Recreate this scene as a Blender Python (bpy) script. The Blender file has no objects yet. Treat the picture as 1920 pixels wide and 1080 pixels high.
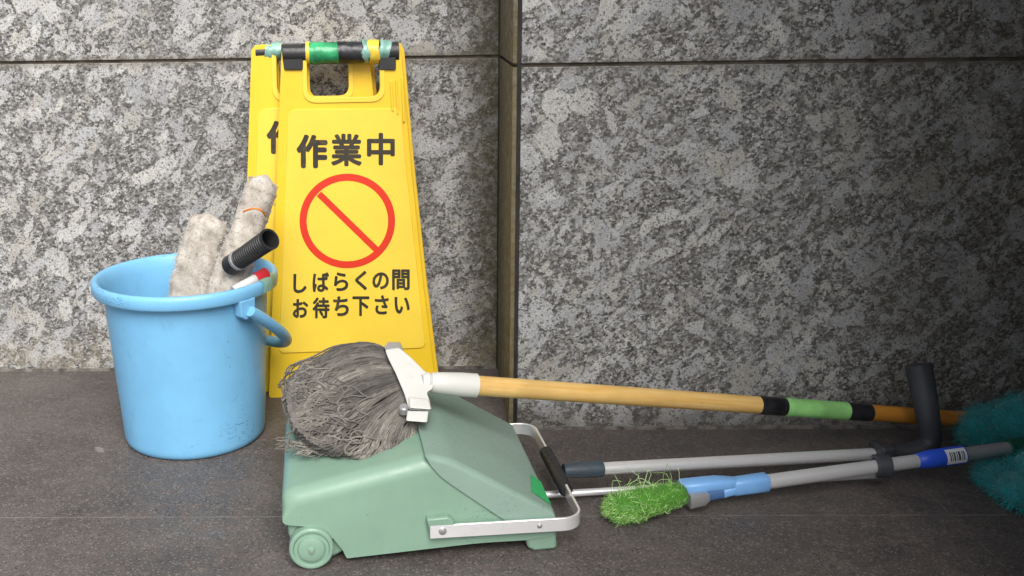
import bpy, bmesh, math, random
import numpy as np
from mathutils import Vector, Matrix, noise
random.seed(7)
C = bpy.context.scene
COL = C.collection
R = math.radians
# ---------------------------------------------------------------- camera
F, CX, CY, PITCH, YAW, ROLL, CAMH = 1892.5, 764.4, 483.3, .2432, -.0241, -.0146, .6998
fw = Vector((math.sin(YAW)*math.cos(PITCH), math.cos(YAW)*math.cos(PITCH), -math.sin(PITCH)))
r0 = Vector((math.cos(YAW), -math.sin(YAW), 0)); u0 = r0.cross(fw)
cr, sr = math.cos(ROLL), math.sin(ROLL)
rt = r0*cr + u0*sr; up = u0*cr - r0*sr
EYE = Vector((0, 0, CAMH))
cam = bpy.data.cameras.new('camera'); co = bpy.data.objects.new('camera', cam); COL.objects.link(co)
m = Matrix((rt, up, -fw)).transposed().to_4x4(); m.translation = EYE
co.matrix_world = m
cam.sensor_width = 36; cam.lens = F/1920*36
cam.shift_x = (960-CX)/1920; cam.shift_y = (CY-540)/1920
cam.clip_start = .05; cam.clip_end = 300
C.camera = co
# ---------------------------------------------------------------- light
SUN_DIR = Vector((.17, -.66, .72)).normalized()     # towards the light
w = bpy.data.worlds.new('World'); C.world = w; w.use_nodes = True
nt = w.node_tree; bg = nt.nodes['Background']
sky = nt.nodes.new('ShaderNodeTexSky'); sky.sky_type = 'NISHITA'; sky.sun_disc = False
sky.sun_elevation = math.asin(SUN_DIR.z); sky.sun_rotation = math.atan2(SUN_DIR.x, SUN_DIR.y)
sky.dust_density = 3
hs = nt.nodes.new('ShaderNodeHueSaturation'); hs.inputs['Saturation'].default_value = .35
nt.links.new(sky.outputs[0], hs.inputs['Color']); nt.links.new(hs.outputs[0], bg.inputs['Color'])
bg.inputs['Strength'].default_value = .05
sl = bpy.data.lights.new('sun', 'SUN'); sl.energy = 1.5; sl.angle = R(40); sl.color = (1, .965, .91)
so = bpy.data.objects.new('sun', sl); COL.objects.link(so)
so.rotation_euler = SUN_DIR.to_track_quat('Z', 'Y').to_euler()
C.view_settings.view_transform = 'Standard'; C.view_settings.look = 'None'
C.view_settings.gamma = 1; C.view_settings.exposure = 1.7

# ---------------------------------------------------------------- rays from measured points
def ray(x, y): return fw + rt*((x-CX)/F) + up*((CY-y)/F)
def on_z(x, y, z=0.): d = ray(x, y); return EYE + d*((z-EYE.z)/d.z)
def on_y(x, y, Y): d = ray(x, y); return EYE + d*((Y-EYE.y)/d.y)
def on_plane(x, y, P, n): d = ray(x, y); return EYE + d*((P-EYE).dot(n)/d.dot(n))

# ---------------------------------------------------------------- materials
def srgb(r, g, b):
    f = lambda c: (c/255/12.92) if c/255 <= .04045 else ((c/255+.055)/1.055)**2.4
    return (f(r), f(g), f(b), 1)
class NT:
    def __init__(s, name, rough=.5, spec=.5, metal=0.):
        s.m = bpy.data.materials.new(name); s.m.use_nodes = True; s.t = s.m.node_tree
        s.b = s.t.nodes['Principled BSDF']; s.b.inputs['Roughness'].default_value = rough
        s.b.inputs['Specular IOR Level'].default_value = spec; s.b.inputs['Metallic'].default_value = metal
    def n(s, k, **kw):
        nd = s.t.nodes.new('ShaderNode'+k)
        for a, v in kw.items(): setattr(nd, a, v)
        return nd
    def l(s, a, b): s.t.links.new(a, b)
    def val(s, sock, v):
        if hasattr(v, 'links') or isinstance(v, bpy.types.NodeSocket): s.l(v, sock)
        else: sock.default_value = v
    def math(s, op, a, b=0., c=0., clamp=False):
        nd = s.n('Math', operation=op, use_clamp=clamp)
        for i, v in enumerate((a, b, c)): s.val(nd.inputs[i], v)
        return nd.outputs[0]
    def noise(s, vec, scale, detail=3, rough=.55, dist=0.):
        nd = s.n('TexNoise'); s.l(vec, nd.inputs['Vector'])
        nd.inputs['Scale'].default_value = scale; nd.inputs['Detail'].default_value = detail
        nd.inputs['Roughness'].default_value = rough; nd.inputs['Distortion'].default_value = dist
        return nd
    def vor(s, vec, scale, feature='F1', rnd=1.):
        nd = s.n('TexVoronoi', feature=feature); s.l(vec, nd.inputs['Vector'])
        nd.inputs['Scale'].default_value = scale; nd.inputs['Randomness'].default_value = rnd
        return nd
    def mix(s, f, a, b, mode='MIX'):
        nd = s.n('Mix', data_type='RGBA', blend_type=mode)
        s.val(nd.inputs[0], f); s.val(nd.inputs[6], a); s.val(nd.inputs[7], b)
        return nd.outputs[2]
    def ramp(s, f, stops, interp='LINEAR'):
        nd = s.n('ValToRGB'); s.l(f, nd.inputs[0]); e = nd.color_ramp.elements; nd.color_ramp.interpolation = interp
        while len(e) < len(stops): e.new(.5)
        for el, (p, c) in zip(e, stops):
            el.position = p; el.color = c if len(c) == 4 else (*c, 1)
        return nd.outputs[0]
    def rng(s, v, a, b, c=0., d=1., smooth=True):
        nd = s.n('MapRange', interpolation_type='SMOOTHSTEP' if smooth else 'LINEAR'); s.l(v, nd.inputs[0])
        for i, q in enumerate((a, b, c, d)): nd.inputs[i+1].default_value = q
        return nd.outputs[0]
    def bump(s, h, strength=.3, dist=.001):
        nd = s.n('Bump'); nd.inputs['Strength'].default_value = strength; nd.inputs['Distance'].default_value = dist
        s.l(h, nd.inputs['Height']); s.l(nd.outputs[0], s.b.inputs['Normal'])
    def col(s, c): s.val(s.b.inputs['Base Color'], c)
    def pos(s): return s.n('NewGeometry').outputs['Position']
    def obj(s): return s.n('TexCoord').outputs['Object']

def g(v, t=0.): return (v*(1+t), v, v*(1-t), 1)
def mat_granite(name, stain_shade=None, tint=None):
    k = NT(name, .55, .35)
    p = k.n('TexCoord').outputs['Object']
    rnd = k.n('ObjectInfo').outputs['Random']
    off = k.n('CombineXYZ'); 
    for i in range(3): k.l(k.math('MULTIPLY', rnd, 7.3+3*i), off.inputs[i])
    va = k.n('VectorMath', operation='ADD'); k.l(p, va.inputs[0]); k.l(off.outputs[0], va.inputs[1]); v0 = va.outputs[0]
    # slightly distorted coordinates: ragged crystal borders
    def warp(v, sc, amt, det=3):
        d = k.noise(v, sc, det, .6); vm = k.n('VectorMath', operation='MULTIPLY_ADD')
        k.l(d.outputs['Color'], vm.inputs[0]); vm.inputs[1].default_value = (amt,)*3; k.l(v, vm.inputs[2]); return vm.outputs[0]
    def cells(v, sc, rot, sca):
        m0 = k.n('Mapping'); k.l(v, m0.inputs[0]); m0.inputs['Rotation'].default_value = rot
        mp = k.n('Mapping'); k.l(m0.outputs[0], mp.inputs[0]); mp.inputs['Scale'].default_value = sca
        c_ = k.vor(mp.outputs[0], sc); e_ = k.vor(mp.outputs[0], sc, 'DISTANCE_TO_EDGE')
        sp = k.n('SeparateColor'); k.l(c_.outputs['Color'], sp.inputs[0]); return sp, e_.outputs['Distance'], c_.outputs['Distance']
    vb = warp(warp(v0, 60, .012), 260, .006, 2); vf = warp(v0, 330, .004, 2)
    sepf, ef, _ = cells(vf, 235, (0, .3, 0), (1, 1, 1.25))
    grain = k.ramp(sepf.outputs[0], [(0, g(.03, .06)), (.16, g(.075, .05)), (.36, g(.15, .04)), (.62, g(.25, .02)), (.86, g(.36, .01)), (1, g(.52, .01))])
    cl = k.noise(v0, 30, 4, .68).outputs['Fac']
    grain = k.mix(k.rng(cl, .50, .66, .0, .38), grain, k.ramp(sepf.outputs[1], [(0, g(.03, .07)), (.6, g(.085, .06)), (1, g(.20, .04))]))
    c = grain
    for (sc, rot, sca, th, al, sd) in ((62, (0, .9, 0), (1.5, 1, .8), .80, .75, 0), (62, (0, 2.4, 0), (1.9, 1, .8), .86, .8, 0), (36, (0, -.6, 0), (2.1, 1, .8), .86, .88, 1), (22, (0, .5, 0), (1.3, 1, .9), .865, .88, 2), (27, (0, 2.1, 0), (2.1, 1, .8), .88, .92, 1)):
        sp, eg, dc = cells(vb, sc, rot, sca)
        tone = k.ramp(sp.outputs[1], [(0, (.40, .41, .425, 1)), (.4, (.52, .525, .54, 1)), (.75, (.60, .595, .57, 1)), (1, (.42, .40, .36, 1))])
        bn = k.noise(v0, 150+40*sd, 4, .8).outputs['Fac']
        tone = k.mix(k.rng(bn, .54, .66, 0, .5), tone, g(.24, .02))
        tone = k.mix(.12, tone, grain)
        msk = k.math('MULTIPLY', k.rng(sp.outputs[0], th, th+.01), k.rng(eg, .02, .06))
        c = k.mix(k.math('MULTIPLY', msk, al), c, tone)
    # biotite flecks
    fl = k.vor(v0, 330); sf = k.n('SeparateColor'); k.l(fl.outputs['Color'], sf.inputs[0])
    c = k.mix(k.math('MULTIPLY', k.rng(sf.outputs[0], .86, .9), .7), c, g(.045, .08))
    fl2 = k.noise(v0, 420, 2, .7).outputs['Fac']
    c = k.mix(k.rng(fl2, .36, .56, .5, 0), c, g(.07, .03))
    lo = k.noise(v0, 5, 3).outputs['Fac']
    c = k.mix(k.rng(lo, .3, .7, .0, .22), c, g(.14, .04))
    gp = k.n('SeparateXYZ'); k.l(k.pos(), gp.inputs[0])
    X, Y, Z = gp.outputs
    nz = k.noise(k.pos(), 14, 4, .65).outputs['Fac']; nz2 = k.noise(k.pos(), 60, 3, .6).outputs['Fac']
    if stain_shade == 'left':
        # rust and algae run down the inner corner, mineral bloom along the foot of the wall
        e = k.math('ADD', X, k.math('MULTIPLY', k.math('SUBTRACT', nz, .5), .12))
        f = k.math('MULTIPLY', k.rng(e, .02, .13), k.rng(nz2, .3, .6, .55, 1))
        c = k.mix(k.math('MULTIPLY', f, .85), c, (.055, .045, .018, 1), 'MIX')
        zz = k.math('ADD', Z, k.math('MULTIPLY', k.math('SUBTRACT', nz, .5), .14))
        f2 = k.math('MULTIPLY', k.rng(zz, .10, .03), k.rng(nz2, .35, .6))
        c = k.mix(k.math('MULTIPLY', f2, .32), c, (.30, .26, .17, 1))
        zj = k.math('ADD', k.math('ABSOLUTE', k.math('SUBTRACT', Z, .609)), k.math('MULTIPLY', k.math('SUBTRACT', nz2, .5), .01))
        c = k.mix(k.math('MULTIPLY', k.rng(zj, .016, .003), .5), c, (.13, .115, .085, 1))
    if stain_shade == 'right':
        e = k.math('ADD', X, k.math('MULTIPLY', k.math('SUBTRACT', nz, .5), .5))  # shade painted into the stone: darker and browner towards the right end
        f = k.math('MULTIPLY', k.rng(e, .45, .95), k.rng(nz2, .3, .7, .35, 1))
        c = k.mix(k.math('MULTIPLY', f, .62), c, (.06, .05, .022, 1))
        zz = k.math('ADD', Z, k.math('MULTIPLY', k.math('SUBTRACT', nz, .5), .12))  # uneven darker band towards the foot
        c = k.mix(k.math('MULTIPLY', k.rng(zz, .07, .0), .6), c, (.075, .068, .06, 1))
        zj = k.math('ADD', k.math('ABSOLUTE', k.math('SUBTRACT', Z, .609)), k.math('MULTIPLY', k.math('SUBTRACT', nz2, .5), .01))
        c = k.mix(k.math('MULTIPLY', k.rng(zj, .013, .003), .45), c, (.13, .12, .10, 1))
    if stain_shade == 'cheek':
        st = k.noise(k.pos(), 30, 4, .7).outputs['Fac']
        c = k.mix(k.rng(st, .25, .7, .72, .95), c, (.125, .098, .038, 1))
    k.col(c); k.val(k.b.inputs['Roughness'], k.rng(nz2, .3, .7, .42, .68))
    k.bump(fl2, .25, .0008)
    return k.m
def mat_floor():
    k = NT('floor_stone', .6, .4)
    p = k.pos(); sx = k.n('SeparateXYZ'); k.l(p, sx.inputs[0]); X, Y, Z = sx.outputs
    a = k.noise(p, 7, 5, .62).outputs['Fac']; b = k.noise(p, 38, 4, .7).outputs['Fac']; f = k.noise(p, 330, 3, .75).outputs['Fac']
    ff = k.vor(p, 420); sc = k.n('SeparateColor'); k.l(ff.outputs['Color'], sc.inputs[0])
    c = k.ramp(a, [(.3, (.056, .050, .049, 1)), (.52, (.086, .074, .069, 1)), (.72, (.112, .098, .092, 1))])
    c = k.mix(k.rng(b, .48, .70, 0, .7), c, (.115, .090, .080, 1))
    c = k.mix(k.rng(b, .45, .25, 0, .5), c, (.055, .054, .057, 1))
    c = k.mix(k.rng(f, .4, .8, 0, .4), c, (.15, .135, .125, 1))
    c = k.mix(k.math('MULTIPLY', k.rng(sc.outputs[0], .80, .95), .55), c, (.21, .19, .18, 1))
    c = k.mix(k.math('MULTIPLY', k.rng(sc.outputs[1], .85, .95), .6), c, (.03, .027, .026, 1))
    # pale scuffs
    s1 = k.noise(p, 19, 2, .5, .4).outputs['Fac']
    c = k.mix(k.math('MULTIPLY', k.rng(s1, .715, .76), .5), c, (.27, .25, .245, 1))
    # grout, uneven along its length
    q = k.noise(p, 22, 3, .7).outputs['Fac']
    jy = k.math('ABSOLUTE', k.math('SUBTRACT', Y, 1.2983)); jx = k.math('ABSOLUTE', k.math('SUBTRACT', X, .7232))
    j2 = k.math('ABSOLUTE', k.math('SUBTRACT', Y, .36))
    gm = k.math('MAXIMUM', k.rng(jy, .0019, .0009), k.math('MAXIMUM', k.rng(jx, .0018, .0008, 0, .45), k.rng(j2, .0019, .0009)))
    c = k.mix(k.math('MULTIPLY', gm, k.rng(q, .35, .65, .25, .7)), c, (.20, .18, .165, 1))
    k.col(c); k.val(k.b.inputs['Roughness'], k.rng(b, .3, .7, .45, .7))
    k.bump(k.math('SUBTRACT', k.math('ADD', f, k.math('MULTIPLY', b, .6)), k.math('MULTIPLY', gm, 1.2)), .35, .001)
    return k.m
def mat_plastic(name, col, rough=.4, var=.08, dirt=None, dirt_amt=.0, spec=.45, marks=0., bump=.05, scale=8):
    k = NT(name, rough, spec); p = k.obj()
    n1 = k.noise(p, scale, 4, .6).outputs['Fac']; n2 = k.noise(p, 150, 3, .7).outputs['Fac']
    dk = tuple(c*(1-var*2) for c in col[:3])+(1,); lt = tuple(min(1, c*(1+var)) for c in col[:3])+(1,)
    c = k.mix(k.rng(n1, .3, .7), dk, lt)
    if dirt:
        n3 = k.noise(p, 26, 5, .75, .6).outputs['Fac']
        c = k.mix(k.rng(n3, .52, .78, 0, dirt_amt), c, dirt)
    if marks:
        mp = k.n('Mapping'); k.l(p, mp.inputs[0]); mp.inputs['Scale'].default_value = (1, 1, 3.2); mp.inputs['Rotation'].default_value = (.3, .5, .2)
        n4 = k.noise(mp.outputs[0], 42, 2, .5, 1.2).outputs['Fac']; n5 = k.noise(p, 7, 2).outputs['Fac']
        mk = k.math('MULTIPLY', k.rng(k.math('ABSOLUTE', k.math('SUBTRACT', n4, .5)), .012, .002), k.rng(n5, .60, .66))
        c = k.mix(k.math('MULTIPLY', mk, marks), c, (.02, .03, .04, 1))
        n6 = k.noise(p, 18, 5, .8, .8).outputs['Fac']; c = k.mix(k.math('MULTIPLY', k.rng(n6, .58, .70), marks*.34), c, tuple(x*.6 for x in col[:3])+(1,))
        sp = k.vor(p, 95); ss = k.n('SeparateColor'); k.l(sp.outputs['Color'], ss.inputs[0])
        m2 = k.math('MULTIPLY', k.rng(ss.outputs[0], .93, .95), k.rng(sp.outputs['Distance'], .16, .06))
        c = k.mix(k.math('MULTIPLY', m2, marks*.8), c, tuple(x*.35 for x in col[:3])+(1,))
    k.col(c); k.val(k.b.inputs['Roughness'], k.rng(n2, .3, .7, rough-.07, rough+.1))
    k.bump(n2, bump, .0006)
    return k.m
def mat_metal(name, v=.62, rough=.3, metal=.6):
    k = NT(name, rough, .6, metal); p = k.obj()
    n2 = k.noise(p, 40, 4, .7).outputs['Fac']; n = k.noise(p, 300, 2, .6).outputs['Fac']
    c = k.mix(k.rng(n2, .55, .8, 0, .3), (v, v, v*1.02, 1), (v*.6, v*.58, v*.55, 1))
    k.col(c); 
    return k.m
def mat_wood(name, a, b):
    k = NT(name, .38, .5); p = k.obj()
    mp = k.n('Mapping'); k.l(p, mp.inputs[0]); mp.inputs['Scale'].default_value = (3.2, 60, 60)
    n = k.noise(mp.outputs[0], 2.2, 5, .65, .5).outputs['Fac']; n2 = k.noise(p, 10, 3, .6).outputs['Fac']
    c = k.mix(k.rng(n, .3, .7), a, b)
    c = k.mix(k.rng(n2, .45, .75, 0, .35), c, tuple(x*.55 for x in b[:3])+(1,))
    mp2 = k.n('Mapping'); k.l(p, mp2.inputs[0]); mp2.inputs['Scale'].default_value = (1, 3.5, 3.5)
    n3 = k.noise(mp2.outputs[0], 46, 3, .6).outputs['Fac']
    c = k.mix(k.rng(n3, .67, .74, 0, .75), c, (.05, .035, .02, 1))
    k.col(c); k.bump(n, .1, .0005)
    return k.m
def mat_fibre(name, a, b, rough=.85, c3=None, sheen=.2, trans=0.):
    k = NT(name, rough, .2); at = k.n('Attribute', attribute_name='tint')
    stops = [(0, a), (1, b)] if c3 is None else [(0, a), (.55, b), (1, c3)]
    c = k.ramp(at.outputs['Fac'], stops)
    n = k.noise(k.obj(), 45, 3, .6).outputs['Fac']
    c = k.mix(k.rng(n, .35, .7, 0, .35), c, tuple(x*.5 for x in a[:3])+(1,))
    n3 = k.noise(k.obj(), 420, 2, .6).outputs['Fac']
    c = k.mix(k.rng(n3, .52, .72, 0, .45), c, tuple(x*.55 for x in a[:3])+(1,))
    k.col(c); k.b.inputs['Sheen Weight'].default_value = sheen
    return k.m

M = {}
M['granite_left'] = mat_granite('granite_recess', 'left')
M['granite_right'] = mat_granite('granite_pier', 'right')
M['granite_cheek'] = mat_granite('granite_cheek', 'cheek')
M['granite'] = mat_granite('granite_plain')
M['floor'] = mat_floor()
M['joint'] = mat_plastic('joint_mortar', (.13, .112, .09, 1), .85, .25, spec=.2, bump=.3, scale=30)
M['seal'] = mat_plastic('dark_sealant', (.018, .016, .014, 1), .6, .3, (.09, .085, .07, 1), .5)
M['grout'] = mat_plastic('grout', (.17, .155, .14, 1), .9, .3, spec=.1, bump=.4, scale=40)
M['yellow'] = mat_plastic('yellow_plastic', (.80, .53, .025, 1), .38, .03, (.55, .36, .03, 1), .22, bump=.06)
M['yellow_face'] = mat_plastic('yellow_face', (.84, .59, .06, 1), .36, .03, (.62, .45, .06, 1), .14, bump=.05)
M['ink'] = mat_plastic('black_print', (.035, .028, .018, 1), .5, .2, (.30, .22, .04, 1), .35)
M['red'] = mat_plastic('red_print', (.66, .030, .008, 1), .45, .04)
M['black'] = mat_plastic('black_plastic', (.022, .022, .024, 1), .42, .2, (.08, .08, .08, 1), .4)
M['tape_black'] = mat_plastic('black_tape', (.018, .018, .022, 1), .35, .3, (.13, .15, .19, 1), .5, bump=.5, scale=30)
M['tape_green'] = mat_plastic('green_tape', (.03, .33, .13, 1), .3, .35, (.30, .62, .48, 1), .6, bump=.5, scale=22)
M['tape_pale'] = mat_plastic('pale_green_tape', (.22, .42, .36, 1), .3, .2, (.45, .60, .50, 1), .6, bump=.5, scale=30)
M['tape_lime'] = mat_plastic('lime_tape', (.28, .62, .20, 1), .42, .12, (.10, .42, .22, 1), .55, bump=.5, scale=26)
M['blue'] = mat_plastic('blue_bucket_plastic', (.175, .44, .70, 1), .38, .035, (.15, .33, .52, 1), .4, marks=1.)
M['green'] = mat_plastic('sage_green_plastic', (.21, .335, .255, 1), .36, .04, (.17, .33, .24, 1), .3, marks=.55)
M['green_lid'] = mat_plastic('sage_green_lid', (.23, .335, .28, 1), .34, .04, (.2, .35, .27, 1), .2, marks=.25)
M['white'] = mat_plastic('white_plastic', (.60, .60, .57, 1), .42, .04, (.40, .37, .31, 1), .4)
M['alu'] = mat_metal('aluminium', .97, .285)
M['alu_dull'] = mat_metal('dull_aluminium', .45, .4)
M['steel'] = mat_metal('steel', .42, .36)
M['wood'] = mat_wood('varnished_wood', (.74, .51, .20, 1), (.64, .37, .10, 1))
M['wood_dark'] = mat_wood('orange_wood', (.62, .27, .04, 1), (.45, .17, .025, 1))
M['slate'] = mat_plastic('slate_plastic', (.045, .062, .078, 1), .35, .15)
M['grip'] = mat_plastic('dark_grip', (.045, .048, .056, 1), .5, .15, (.09, .09, .1, 1), .3)
M['lightblue'] = mat_plastic('light_blue_plastic', (.20, .44, .82, 1), .36, .06, (.1, .2, .45, 1), .4)
M['webblue'] = mat_plastic('deep_blue_web', (.07, .15, .33, 1), .45, .1)
M['royal'] = mat_plastic('royal_blue_plastic', (.025, .09, .62, 1), .35, .1)
M['paper'] = mat_plastic('white_sticker', (.75, .75, .77, 1), .5, .05)
M['darkgreen'] = mat_plastic('dark_green_plastic', (.01, .085, .05, 1), .4, .15)
M['sticker'] = mat_plastic('green_sticker', (.035, .40, .13, 1), .42, .05)
M['redcloth'] = mat_plastic('red_plastic', (.62, .03, .04, 1), .4, .1)
M['orange'] = mat_plastic('orange_thread', (.72, .22, .03, 1), .8, .2)
M['mop'] = mat_fibre('mop_yarn', (.075, .069, .063, 1), (.185, .170, .152, 1), .95, (.31, .285, .25, 1))
M['fleece'] = mat_fibre('fleece', (.25, .21, .17, 1), (.52, .48, .43, 1), .95, (.70, .67, .63, 1), .3)
M['bristle'] = mat_fibre('green_bristles', (.08, .26, .03, 1), (.33, .62, .14, 1), .5, (.66, .88, .45, 1), .1)
M['teal'] = mat_fibre('teal_fluff', (.006, .20, .21, 1), (.014, .33, .35, 1), .8, (.035, .43, .44, 1), .5)

# ---------------------------------------------------------------- object helpers
def tag(o, label=None, cat=None, group=None, kind=None):
    if label: o['label'] = label
    if cat: o['category'] = cat
    if group: o['group'] = group
    if kind: o['kind'] = kind
    return o
def thing(name, label, cat, M4=None, group=None):
    o = bpy.data.objects.new(name, None); o.empty_display_size = .05; COL.objects.link(o)
    if M4 is not None: o.matrix_world = M4
    return tag(o, label, cat, group)
def link(name, me, mt, parent=None, smooth=None):
    if mt is not None and not me.materials: me.materials.append(M[mt] if isinstance(mt, str) else mt)
    o = bpy.data.objects.new(name, me); COL.objects.link(o)
    if parent: o.parent = parent
    if smooth is not None:
        for p in me.polygons: p.use_smooth = len(p.vertices) <= 8
        if smooth < 180: me.set_sharp_from_angle(angle=R(smooth))
    return o
def bevelled(o, width, seg=3, ang=30):
    b = o.modifiers.new('bevel', 'BEVEL'); b.width = width; b.segments = seg; b.limit_method = 'ANGLE'; b.angle_limit = R(ang)
    return o
class MB:
    def __init__(s): s.v = []; s.f = []; s.t = []
    def add(s, vs, fs, tint=.5):
        b = len(s.v); s.v += [tuple(v) for v in vs]; s.f += [tuple(b+i for i in f) for f in fs]; s.t += [tint]*len(vs)
    def box(s, lo, hi):
        x0, y0, z0 = lo; x1, y1, z1 = hi
        s.add([(x0,y0,z0),(x1,y0,z0),(x1,y1,z0),(x0,y1,z0),(x0,y0,z1),(x1,y0,z1),(x1,y1,z1),(x0,y1,z1)],
              [(0,3,2,1),(4,5,6,7),(0,1,5,4),(1,2,6,5),(2,3,7,6),(3,0,4,7)])
    def prism(s, poly, b0, b1, axes='xzy'):   # poly of (a,c), extruded along b
        n = len(poly); A = sum(poly[i][0]*poly[(i+1) % n][1]-poly[(i+1) % n][0]*poly[i][1] for i in range(n))
        if A > 0: poly = poly[::-1]
        vs = [(a, b0, c) for a, c in poly]+[(a, b1, c) for a, c in poly]
        s.add(vs, [tuple(range(n))[::-1], tuple(range(n, 2*n))]+[(i, (i+1) % n, n+(i+1) % n, n+i) for i in range(n)])
    def shell(s, pts, wts, rads, b0, b1, rad, n=7):   # prism whose flagged corners roll over with radius rad
        K = len(pts); A = sum(pts[i][0]*pts[(i+1) % K][1]-pts[(i+1) % K][0]*pts[i][1] for i in range(K))
        if A > 0: pts, wts, rads = pts[::-1], wts[::-1], rads[::-1]
        off = []
        for i in range(K):   # inward mitre vector of each corner
            p0, p1, p2 = Vector(pts[i-1]), Vector(pts[i]), Vector(pts[(i+1) % K])
            d1 = (p1-p0).normalized(); d2 = (p2-p1).normalized(); n1 = Vector((d1.y, -d1.x)); q = n1+Vector((d2.y, -d2.x))
            q.normalize(); off.append(q/max(.45, q.dot(n1)))
        secs = []
        for i in range(n+1):
            t = math.pi/2*i/n; secs.append((b0+rad*(1-math.cos(t)), rad*(1-math.sin(t))))
        secs += [(b1-(b-b0), d) for b, d in secs[::-1]]
        vs = []
        for b, d in secs:
            P = rounded([(p[0]+o.x*d*w_, p[1]+o.y*d*w_) for p, o, w_ in zip(pts, off, wts)], rads, 5)
            N_ = len(P); vs += [(x, b, z) for x, z in P]
        m_ = len(secs)
        s.add(vs, [tuple(range(N_))[::-1], tuple(range((m_-1)*N_, m_*N_))]+[(k*N_+i, k*N_+(i+1) % N_, (k+1)*N_+(i+1) % N_, (k+1)*N_+i) for k in range(m_-1) for i in range(N_)])
    def tube(s, path, rad, n=16, caps=True, tint=.5, twist=None):
        P = [Vector(p) for p in path]; m_ = len(P)
        rr = rad if hasattr(rad, '__len__') else [rad]*m_
        T = [(P[min(i+1, m_-1)]-P[max(i-1, 0)]).normalized() for i in range(m_)]
        a = Vector((0, 0, 1)) if abs(T[0].z) < .9 else Vector((1, 0, 0))
        N = (a-T[0]*a.dot(T[0])).normalized(); vs = []
        for i in range(m_):
            N = (N-T[i]*N.dot(T[i])).normalized(); B = T[i].cross(N)
            for j in range(n):
                th = 2*math.pi*j/n; vs.append(P[i]+(N*math.cos(th)+B*math.sin(th))*rr[i])
        fs = [(i*n+j, i*n+(j+1) % n, (i+1)*n+(j+1) % n, (i+1)*n+j) for i in range(m_-1) for j in range(n)]
        if caps: fs += [tuple(range(n))[::-1], tuple(range((m_-1)*n, m_*n))]
        s.add(vs, fs, tint)
    def blade(s, p, d, l, wd, bend=None, tint=.5, seg=2):
        p = Vector(p); d = Vector(d).normalized(); b = bend or Vector((0, 0, 0))
        sd = d.cross(Vector((random.gauss(0,1), random.gauss(0,1), random.gauss(0,1)))).normalized()
        vs = []; q = p.copy()
        for i in range(seg+1):
            t = i/seg; hw = wd*(1-t*.7)
            vs += [q-sd*hw, q+sd*hw]; d = (d+b/seg).normalized(); q = q+d*(l/seg)
        s.add(vs, [(2*i, 2*i+1, 2*i+3, 2*i+2) for i in range(seg)], tint)
    def lathe(s, prof, n=64, tint=.5, closed=False):   # (r,z)
        vs = [(r_*math.cos(2*math.pi*j/n), r_*math.sin(2*math.pi*j/n), z) for r_, z in prof for j in range(n)]
        k = len(prof); rng_ = range(k if closed else k-1)
        s.add(vs, [(i*n+j, i*n+(j+1) % n, ((i+1) % k)*n+(j+1) % n, ((i+1) % k)*n+j) for i in rng_ for j in range(n)], tint)
    def ribbon(s, path, h, th, updir=Vector((0, 0, 1))):   # flat bar bent along a path, standing on edge
        P = [Vector(p) for p in path]; m_ = len(P); vs = []
        for i in range(m_):
            T = (P[min(i+1, m_-1)]-P[max(i-1, 0)]).normalized(); S = T.cross(updir).normalized(); U = S.cross(T)
            for a, b in ((-1,-1),(1,-1),(1,1),(-1,1)): vs.append(P[i]+S*(a*th/2)+U*(b*h/2))
        fs = [(i*4+j, i*4+(j+1) % 4, (i+1)*4+(j+1) % 4, (i+1)*4+j) for i in range(m_-1) for j in range(4)]
        fs += [(3,2,1,0), tuple(range((m_-1)*4, m_*4))]
        s.add(vs, fs)
    def mesh(s, name):
        me = bpy.data.meshes.new(name); me.from_pydata(s.v, [], s.f)
        bm = bmesh.new(); bm.from_mesh(me); 
        closed = all(len(e.link_faces) == 2 for e in bm.edges)
        if closed: bmesh.ops.recalc_face_normals(bm, faces=bm.faces); bm.to_mesh(me)
        bm.free()
        a = me.attributes.new('tint', 'FLOAT', 'POINT'); a.data.foreach_set('value', s.t)
        me.update(); return me
    def build(s, name, mt, parent=None, smooth=None): return link(name, s.mesh(name), mt, parent, smooth)
def curve_mesh(polys, ext, bev=0., res=2):
    cu = bpy.data.curves.new('outline', 'CURVE'); cu.dimensions = '2D'; cu.fill_mode = 'BOTH'
    cu.extrude = ext; cu.bevel_depth = bev; cu.bevel_resolution = res
    for P in polys:
        sp = cu.splines.new('POLY'); sp.points.add(len(P)-1); sp.use_cyclic_u = True
        for q, (x, y) in zip(sp.points, P): q.co = (x, y, 0, 1)
    o = bpy.data.objects.new('outline', cu); COL.objects.link(o)
    me = bpy.data.meshes.new_from_object(o.evaluated_get(bpy.context.evaluated_depsgraph_get()))
    bpy.data.objects.remove(o); bpy.data.curves.remove(cu)
    return me
def glyph(ch, off):
    cu = bpy.data.curves.new('glyph', 'FONT'); cu.body = ch; cu.offset = off; cu.resolution_u = 4
    o = bpy.data.objects.new('glyph', cu); COL.objects.link(o)
    me = bpy.data.meshes.new_from_object(o.evaluated_get(bpy.context.evaluated_depsgraph_get()))
    V = [tuple(v.co) for v in me.vertices]; Fs = [tuple(p.vertices) for p in me.polygons]
    bpy.data.objects.remove(o); bpy.data.curves.remove(cu); bpy.data.meshes.remove(me)
    return V, Fs
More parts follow.
